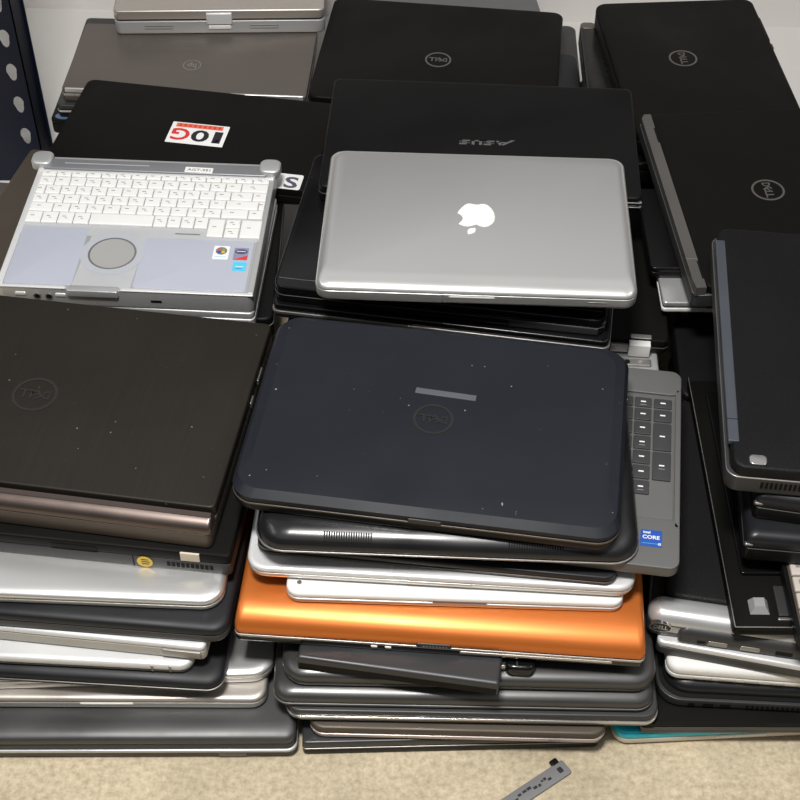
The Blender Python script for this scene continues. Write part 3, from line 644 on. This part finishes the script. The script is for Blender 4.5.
# ================================================================== right back pile
p = laptop('RB1', 'black laptop turned sideways with round emblem, furthest back at top right', GT, 'black_matte', 'black_satin', r=.013, lt=.011, et=.005, rot=PI/2)
x_, y_ = rc(p, -.0165, .0095); roundel(p, x_, y_, .0185, 'logo_grey')
b = MB(); b.slab(.055, .115, -p.d/2-.004, -p.d/2+.004, .010, p.zb+.004, 'black_matte', .004, .002); b.build('side_cover', p.base)
b = MB(); b.slab(.045, .056, -p.d/2-.007, -p.d/2+.002, .012, .018, 'bronze_dark', .001); b.build('side_clip', p.base)
p = laptop('RB1b', 'glossy black laptop with grey corner under the rearmost black emblem laptop', GT, 'black_gloss', 'black_gloss', r=.012, lt=.010, et=.004, rot=PI/2)
b = MB(); X, Y = p.w/2, p.d/2; b.slab(X-.016, X-.0005, Y-.022, Y-.001, p.zb, p.t+.001, 'bronze', .006, .002); b.build('corner_cover', p.lid, 'grey corner cover')
p = laptop('RB2', 'black laptop turned sideways with grey hinge strip and round emblem, at right edge', GT, 'black_matte', 'charcoal', r=.008, lt=.010, et=.002, rot=PI/2, lid_back=.0125, eb=.003, band='dull_steel', bt=.0012)
X, Y = p.w/2, p.d/2
b = MB(); b.poly([(-X, Y-.0015), (-X, Y-.0122), (X, Y-.0122), (X, Y-.004), (X-.008, Y), (-X+.012, Y)], p.zb-.002, p.t-.0004, 'hinge_grey'); hs = b.build('hinge_strip', p.lid, 'grey metal hinge strip', smooth=0)
for xx in (X-.042, -X+.028):
    b = MB(); b.box(xx-.014, xx+.014, Y-.0126, Y-.0104, p.t-.002, p.t+.0001, 'dark_slot'); b.build('hinge_slot', hs, smooth=0)
for xx in (X-.026, -X+.046):
    b = MB(); b.box(xx-.0004, xx+.0004, Y-.0120, Y+.0003, p.t-.006, p.t, 'chrome'); b.build('hinge_seam', hs, smooth=0)
roundel(p, *rc(p, -.0013, .002), .0187, 'logo_grey')
p = laptop('RB3', 'black laptop with blue-grey hinge strip and vented front edge, top of right front pile', GR, 'black_leather', 'charcoal', r=.012, lt=.012, et=.003, rot=PI/2, lid_back=.004, eb=.004, band='dull_steel', bt=.002)
X, Y = p.w/2, p.d/2
b = MB(); b.slab(-X+.030, X-.022, Y-.0105, Y-.0005, p.t-.004, p.t+.0012, 'hinge_slate', .001, .001); hs = b.build('hinge_strip', p.lid, 'blue-grey hinge strip')
b = MB(); b.box(-X+.057, -X+.0574, Y-.0106, Y-.0004, p.t+.0005, p.t+.0016, 'dark_slot'); b.build('hinge_seam', hs, smooth=0)
b = MB(); s = .0042
for i in range(40): b.box(-X-.0006, -X+.003, Y-.034-i*s, Y-.0315-i*s, p.zb-.014, p.zb-.006, 'dark_slot')
b.build('vent', p.base, smooth=0)
b = MB(); b.slab(-X+.004, -X+.016, Y-.034, Y-.018, p.t-.0006, p.t+.001, 'chrome', .004, .001, .0005); b.build('corner_highlight', p.lid, 'bright painted corner highlight')  # chrome patch paints a highlight onto the corner of the lid
p = laptop('W1', 'white laptop corner showing under the grey hinge strip at right', GT, 'silver_paint', 'white_plastic', r=.004, lt=.006, et=.002, gap=.003)

laptop('W2', 'black laptop between the grey hinge strip laptop and the white laptop corner', GT, 'black_satin', 'black_satin', r=.006, lt=.006, et=.002)

# ================================================================== right front pile
for k_, lb in (('D1', 'black laptop with shiny corner latch directly under the vented laptop at right edge'), ('D2', 'black laptop, second under the vented laptop at right edge, above the open keyboard')):
    p = laptop(k_, lb, GR, 'black_slate', 'black_satin', r=.006, lt=.016, et=.009, fx=.010, sx=.010, band='charcoal', bt=.0014)
    b = MB(); b.slab(-p.w/2-.0006, -p.w/2+.008, -p.d/2-.0006, -p.d/2+.004, p.zb+.002, p.zb+.005, 'dull_steel', .002); b.build('corner_latch', p.lid, 'worn shiny corner latch')
laptop('G1', 'plain black laptop lying between number pad base and right front pile', GR, 'black_leather', 'black_satin', r=.012, lt=.009, et=.003)

# open black tray with thin bright rim
p = laptop('E1', 'opened black laptop shell with bright thin rim and exposed connector', GR, None, 'black_matte', r=.004, eb=.002, gap=.006)
X, Y, z = p.w/2, p.d/2, p.t - .006
b = MB(); b.slab(-X, -X+.0022, -Y, Y, z-.004, z+.0045, 'black_matte', .0008, .0006); b.slab(-X, X, -Y, -Y+.0022, z-.004, z+.0045, 'black_matte', .0008, .0006); b.slab(-X, -X+.0012, -Y, Y, z+.0043, z+.0055, 'chrome', .0004, .0004); b.slab(-X, X, -Y, -Y+.0012, z+.0043, z+.0055, 'chrome', .0004, .0004); b.build('rim', p.root, 'thin bright metal rim')
b = MB(); b.slab(-X+.016, X-.02, -Y+.062, Y-.02, z-.0004, z+.0045, 'black_gloss', .003); b.build('battery_bay', p.root)
b = MB(); b.loops([[(-X+.018, -Y+.018, z), (-X+.036, -Y+.018, z), (-X+.036, -Y+.034, z), (-X+.018, -Y+.034, z)], [(-X+.022, -Y+.023, z+.0058), (-X+.032, -Y+.023, z+.0058), (-X+.032, -Y+.033, z+.0058), (-X+.022, -Y+.033, z+.0058)]], 'silver_paint'); b.build('connector', p.root, 'bright trapezoid connector', smooth=0)
b = MB(); b.slab(-X+.044, -X+.080, -Y+.016, -Y+.050, z-.0004, z+.0016, 'charcoal', .001); b.disc(-X+.058, -Y+.034, .0028, z+.0014, z+.0026, 'board_green'); b.build('circuit_board', p.root)
b = MB(); b.slab(-X+.042, -X+.09, -Y+.010, -Y+.0135, z-.0004, z+.003, 'dull_steel', .001); b.build('metal_strip', p.root)
p = laptop('F1', 'dark laptop base with cream keys at the right edge beneath black laptops', GR, None, 'black_satin', r=.006, eb=.003, gap=.0055)
X, Y, z = p.w/2, p.d/2, p.t - .0055
b = MB(); b.slab(-X+.004, X-.01, -Y+.012, Y-.02, z-.0003, z+.0006, 'bronze_dark', .002, .0003, .0003); bed = b.build('keyboard', p.root)
for r_ in range(6):
    for c_ in range(14):
        x0 = -X+.006 + c_*.018 - .002*(r_ % 2)*(c_ > 0); y0 = -Y+.014 + r_*.0185
        k = MB(); k.slab(x0, x0+.0165, y0, y0+.0168, z+.0004, z+.004, 'key_cream', .0014, .0018, .0004); k.box(x0+.005, x0+.009, y0+.008, y0+.0125, z+.0038, z+.0043, 'ink_grey'); k.build('key', bed)

p = laptop('RF6', 'black laptop with silver hinge barrel and rear ports facing out, right front pile', GR, 'black_leather', 'charcoal', r=.010, lt=.011, et=.004, rot=PI, lid_back=.026, lid_in=.014, eb=.003, gap=.001)
X, Y = p.w/2, p.d/2
b = MB(); b.slab(-X, X, Y-.031, Y, .0015, p.t-.001, 'silver_paint', .013, .013, .006, seg=8); hb = b.build('hinge_barrel', p.root, 'silver rounded hinge barrel')
b = MB(); T = Matrix.Translation((X-.0130, Y+.0006, .0150)) @ Matrix.Rotation(PI, 4, 'Z') @ Matrix.Rotation(PI/2, 4, 'X')
b.disc(0, 0, .0098, -.003, .0008, 'ink_black', sy=.66, T=T); b.ring(0, 0, .0106, .0096, -.003, .0011, 'chrome', sy=.66, T=T); b.text('DELL', 0, 0, .0135, .0056, .0009, 'chrome', T=T); b.build('emblem', hb, 'small oval emblem')
b = MB(); b.slab(-X+.004, X-.030, Y-.012, Y+.0055, .0015, .0200, 'charcoal', .004, .010, .002); pp = b.build('port_panel', p.root, 'dark rear port panel')
def rear(x0, x1, z0, z1, m, nm): k = MB(); k.slab(x0, x1, Y-.002, Y+.0061, z0-.002, z1-.002, m, .001, .0008, .0008); k.build(nm, pp)
rear(X-.056, X-.048, .006, .011, 'dark_slot', 'port'); rear(X-.076, X-.058, .006, .012, 'dull_steel', 'port'); rear(X-.106, X-.088, .006, .012, 'dull_steel', 'port'); rear(X-.136, X-.120, .006, .012, 'dark_slot', 'port'); rear(X-.166, X-.148, .006, .012, 'dull_steel', 'port')
b = MB()
for i in range(48): b.slab(-X+.05+i*.005, -X+.0525+i*.005, Y-.0300, Y-.0285, p.t-.0012, p.t+.0003, 'graphite', .0004, .0002, .0002)
b.build('vent', p.lid)
p = laptop('RF5', 'silver white flat laptop with dark base under the silver hinge barrel', GR, 'silver_white', 'charcoal', r=.006, lt=.007, et=.002, fx=.003)
b = MB(); b.disc(-.055, -p.d/2+.004, .0012, p.zb+.0002, p.zb+.0002+.006, 'chrome'); b.build('screw', p.lid)
p = laptop('RF4', 'thick white laptop with a row of port slots on its edge, right front pile', GR, 'white_plastic', 'white_plastic', r=.012, lt=.012, et=.006, fx=.009, sx=.008, gap=.0012, eb=.005)
for i, w_ in enumerate((.018, .016, .014, .014, .022, .02)):
    x0 = -p.w/2+.026+i*.024; b = MB(); b.slab(x0, x0+w_, -p.d/2-.0006, -p.d/2+.003, .0042, .0076, 'beige_plastic', .001); b.build('port', p.base)
p = laptop('RF3', 'black rounded laptop with side ports and vent under the thick white laptop', GR, 'black_slate', 'charcoal', r=.024, lt=.014, et=.009, fx=.015, sx=.012, lid_in=.006, lid_front=.007, gap=.001, eb=.004)
for x0, w_ in ((.030, .006), (.044, .010), (.060, .010)): front_slot(p, -p.w/2+x0, -p.w/2+x0+w_, .004, .009)
vents(p, -p.w/2+.085, -p.w/2+.20, -p.d/2, .0065, 24, hz=.006)
p = laptop('RF2', 'flat dark laptop with straight grey edge just above the cyan laptop', GR, 'black_matte', 'graphite_dark', r=.006, lt=.006, et=.001, eb=.002, band='graphite', bt=.004)
p = laptop('RF1', 'bright cyan laptop with cream base, lowest in the right front pile on the floor', GR, 'cyan_metal', 'cream_plastic', r=.014, lt=.010, et=.004, fx=.007, eb=.006)
b = MB(); b.slab(-.05, .00, -p.d/2-.0005, -p.d/2+.003, p.zb-.006, p.zb-.0015, 'white_plastic', .001); b.build('notch', p.base)

# machines deeper down that carry the ones in view
FG = {'LM5': ('plain dark laptop buried at the bottom of the left middle pile', GM), 'LB3': ('plain dark laptop buried at the bottom of the left back pile', GK),
      'MB2': ('plain dark laptop buried low at the rear of the middle back pile', 'buried laptops at the rear'), 'X2': ('plain dark laptop buried under the silver aluminium laptop', GB),
      'RB1b': ('plain dark laptop buried low in the rear right pile', GT), 'G1': ('plain dark laptop buried below the leather-look black one at right', GR),
      'W1': ('plain dark laptop buried under the white laptop corner at right', 'buried laptops at the right')}
for k_ in POSE:
    if k_.startswith('FIL_'):
        lb, g = FG[k_[4:-2]]
        laptop(k_, lb, 'buried ' + g if not g.startswith('buried') else g, 'black_matte', 'black_satin', r=.010, lt=.009, et=.003)

# ================================================================== bracket on the floor
x, y, a, w, d, z0, t = POSE['BRK']
root = bpy.data.objects.new('metal_bracket', None); COL.objects.link(root); root.location = (x, y, 0); root.rotation_euler = (0, 0, a)
tag(root, 'narrow grey printed strip lying on the beige floor in front of the pile', 'bracket')
b = MB(); b.slab(-w/2, w/2, -d/2, d/2, 0, t, 'bracket_grey', .002, .0008, .0004); b.build('strip', root)
b = MB()
rr = random.Random(3)
xx = -w/2 + .004
while xx < w/2 - .020:
    l = rr.uniform(.002, .005); yy = rr.uniform(-.0030, .0005); b.box(xx, xx+l, yy, yy+rr.uniform(.0012, .003), t-.0001, t+.0002, 'ink_black'); xx += l + rr.uniform(.0006, .002)
b.build('printed_marks', root, 'dark printed marks', smooth=0)
b = MB(); b.slab(w/2-.012, w/2-.004, d/2-.001, d/2+.005, 0, .004, 'black_satin', .001); b.slab(w/2-.011, w/2-.006, -.003, .003, t-.0003, t+.0004, 'ink_black', .001, .0002, .0002); b.build('end_clip', root, 'small black clip')

# ================================================================== setting
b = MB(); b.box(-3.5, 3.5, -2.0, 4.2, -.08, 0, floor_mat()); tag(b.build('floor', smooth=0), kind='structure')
wall = mat('painted_wall', (.72, .69, .67), .7, var=.03, smudge=.05, scale=6)
b = MB(); b.box(-3.4, 3.4, 0, .12, 0, .45, wall); o = tag(b.build('wall_back', smooth=0), kind='structure'); o.location = (0, 2.032, 0); o.rotation_euler = (0, 0, -.0325)

# perforated steel upright of a shelf, at the left
root = bpy.data.objects.new('shelf_upright', None); COL.objects.link(root); root.location = (-.494, 1.6, 0)
tag(root, 'dark navy perforated steel shelf upright standing at the left edge', 'shelf upright')
b = MB(); HT = .8; W = .075; cell = .0505; th = .002; nseg = 16; z = 0; hx = -.0175
hole = [(hx + .0075*math.cos(2*PI*i/nseg)*(1.0 if math.sin(2*PI*i/nseg) > 0 else .80), .0135*math.sin(2*PI*i/nseg)) for i in range(nseg)]
def sq(i):
    a = 2*PI*i/nseg; c, s = math.cos(a), math.sin(a); k = 1/max(abs(c), abs(s)); c, s = c*k, s*k
    return (hx + (-hx)*c if c > 0 else hx + (W+hx)*c, s*cell/2)
outer = [sq(i) for i in range(nseg)]
nz_ = int(HT/cell)
for k in range(nz_):
    zc = (k+.5)*cell; V = []; F = []
    for yy in (0, th):
        V += [(x, yy, zc+zz) for x, zz in outer] + [(x, yy, zc+zz) for x, zz in hole]
    n = nseg
    for i in range(n):
        j = (i+1) % n
        F += [(i, j, n+j, n+i), (2*n+j, 2*n+i, 3*n+i, 3*n+j), (n+i, n+j, 3*n+j, 3*n+i)]
    b.add(V, F, 'navy_steel')
b.build('front_flange', root, smooth=0)
b = MB(); b.box(-.002, 0, .0, .045, 0, HT, 'navy_steel'); b.box(-.002, .003, .045, .047, 0, HT, 'navy_steel'); b.build('side_flange', root, smooth=0)

# ================================================================== light
wd = bpy.data.worlds.new('World'); SC.world = wd; wd.use_nodes = True
nt = wd.node_tree; bg = nt.nodes['Background']
tc = nt.nodes.new('ShaderNodeTexCoord'); sp = nt.nodes.new('ShaderNodeSeparateXYZ'); rp = nt.nodes.new('ShaderNodeValToRGB')
nt.links.new(tc.outputs['Generated'], sp.inputs[0]); nt.links.new(sp.outputs['Z'], rp.inputs['Fac']); nt.links.new(rp.outputs[0], bg.inputs[0])
e = rp.color_ramp.elements                     # a dim hall, brighter towards its lit ceiling
e[0].position = .0; e[0].color = (.05, .048, .046, 1); e[1].position = 1; e[1].color = (.38, .38, .38, 1)
for q, c in ((.60, (.03, .03, .03, 1)), (.67, (1.0, 1.0, 1.0, 1)), (.80, (1.0, 1.0, 1.0, 1))): k = e.new(q); k.color = c
bg.inputs[1].default_value = .52
def area(name, loc, tgt, sx, sy, e, col):
    l = bpy.data.lights.new(name, 'AREA'); l.shape = 'RECTANGLE'; l.size = sx; l.size_y = sy; l.energy = e; l.color = col
    o = bpy.data.objects.new(name, l); COL.objects.link(o); o.location = loc
    o.rotation_euler = (Vector(tgt) - Vector(loc)).to_track_quat('-Z', 'Y').to_euler()
area('ceiling_lamp_front', (-.18, .30, 2.3), (-.16, .55, 0), .42, .28, 59, (1, .98, .95))
area('ceiling_lamp_right', (2.0, .6, 2.7), (2.0, .6, 0), .3, 1.3, 9, (1, .98, .95))
area('ceiling_lamp_left', (-2.0, .6, 2.7), (-2.0, .6, 0), .3, 1.3, 6, (1, .98, .95))

# ================================================================== camera
cd = bpy.data.cameras.new('camera'); cd.sensor_width = 36; cd.lens = 1429.2 / 800 * 36; cd.clip_start = .05
cam = bpy.data.objects.new('camera', cd); COL.objects.link(cam)
cam.matrix_world = Matrix.Translation((0, 0, 1.2361)) @ Matrix.Rotation(PI/2 - 0.808000, 4, 'X') @ Matrix.Rotation(0.007900, 4, 'Z')
SC.camera = cam
vs = SC.view_settings; vs.view_transform = 'Standard'; vs.look = 'None'; vs.gamma = 1; vs.use_curve_mapping = False; vs.exposure = 0.0
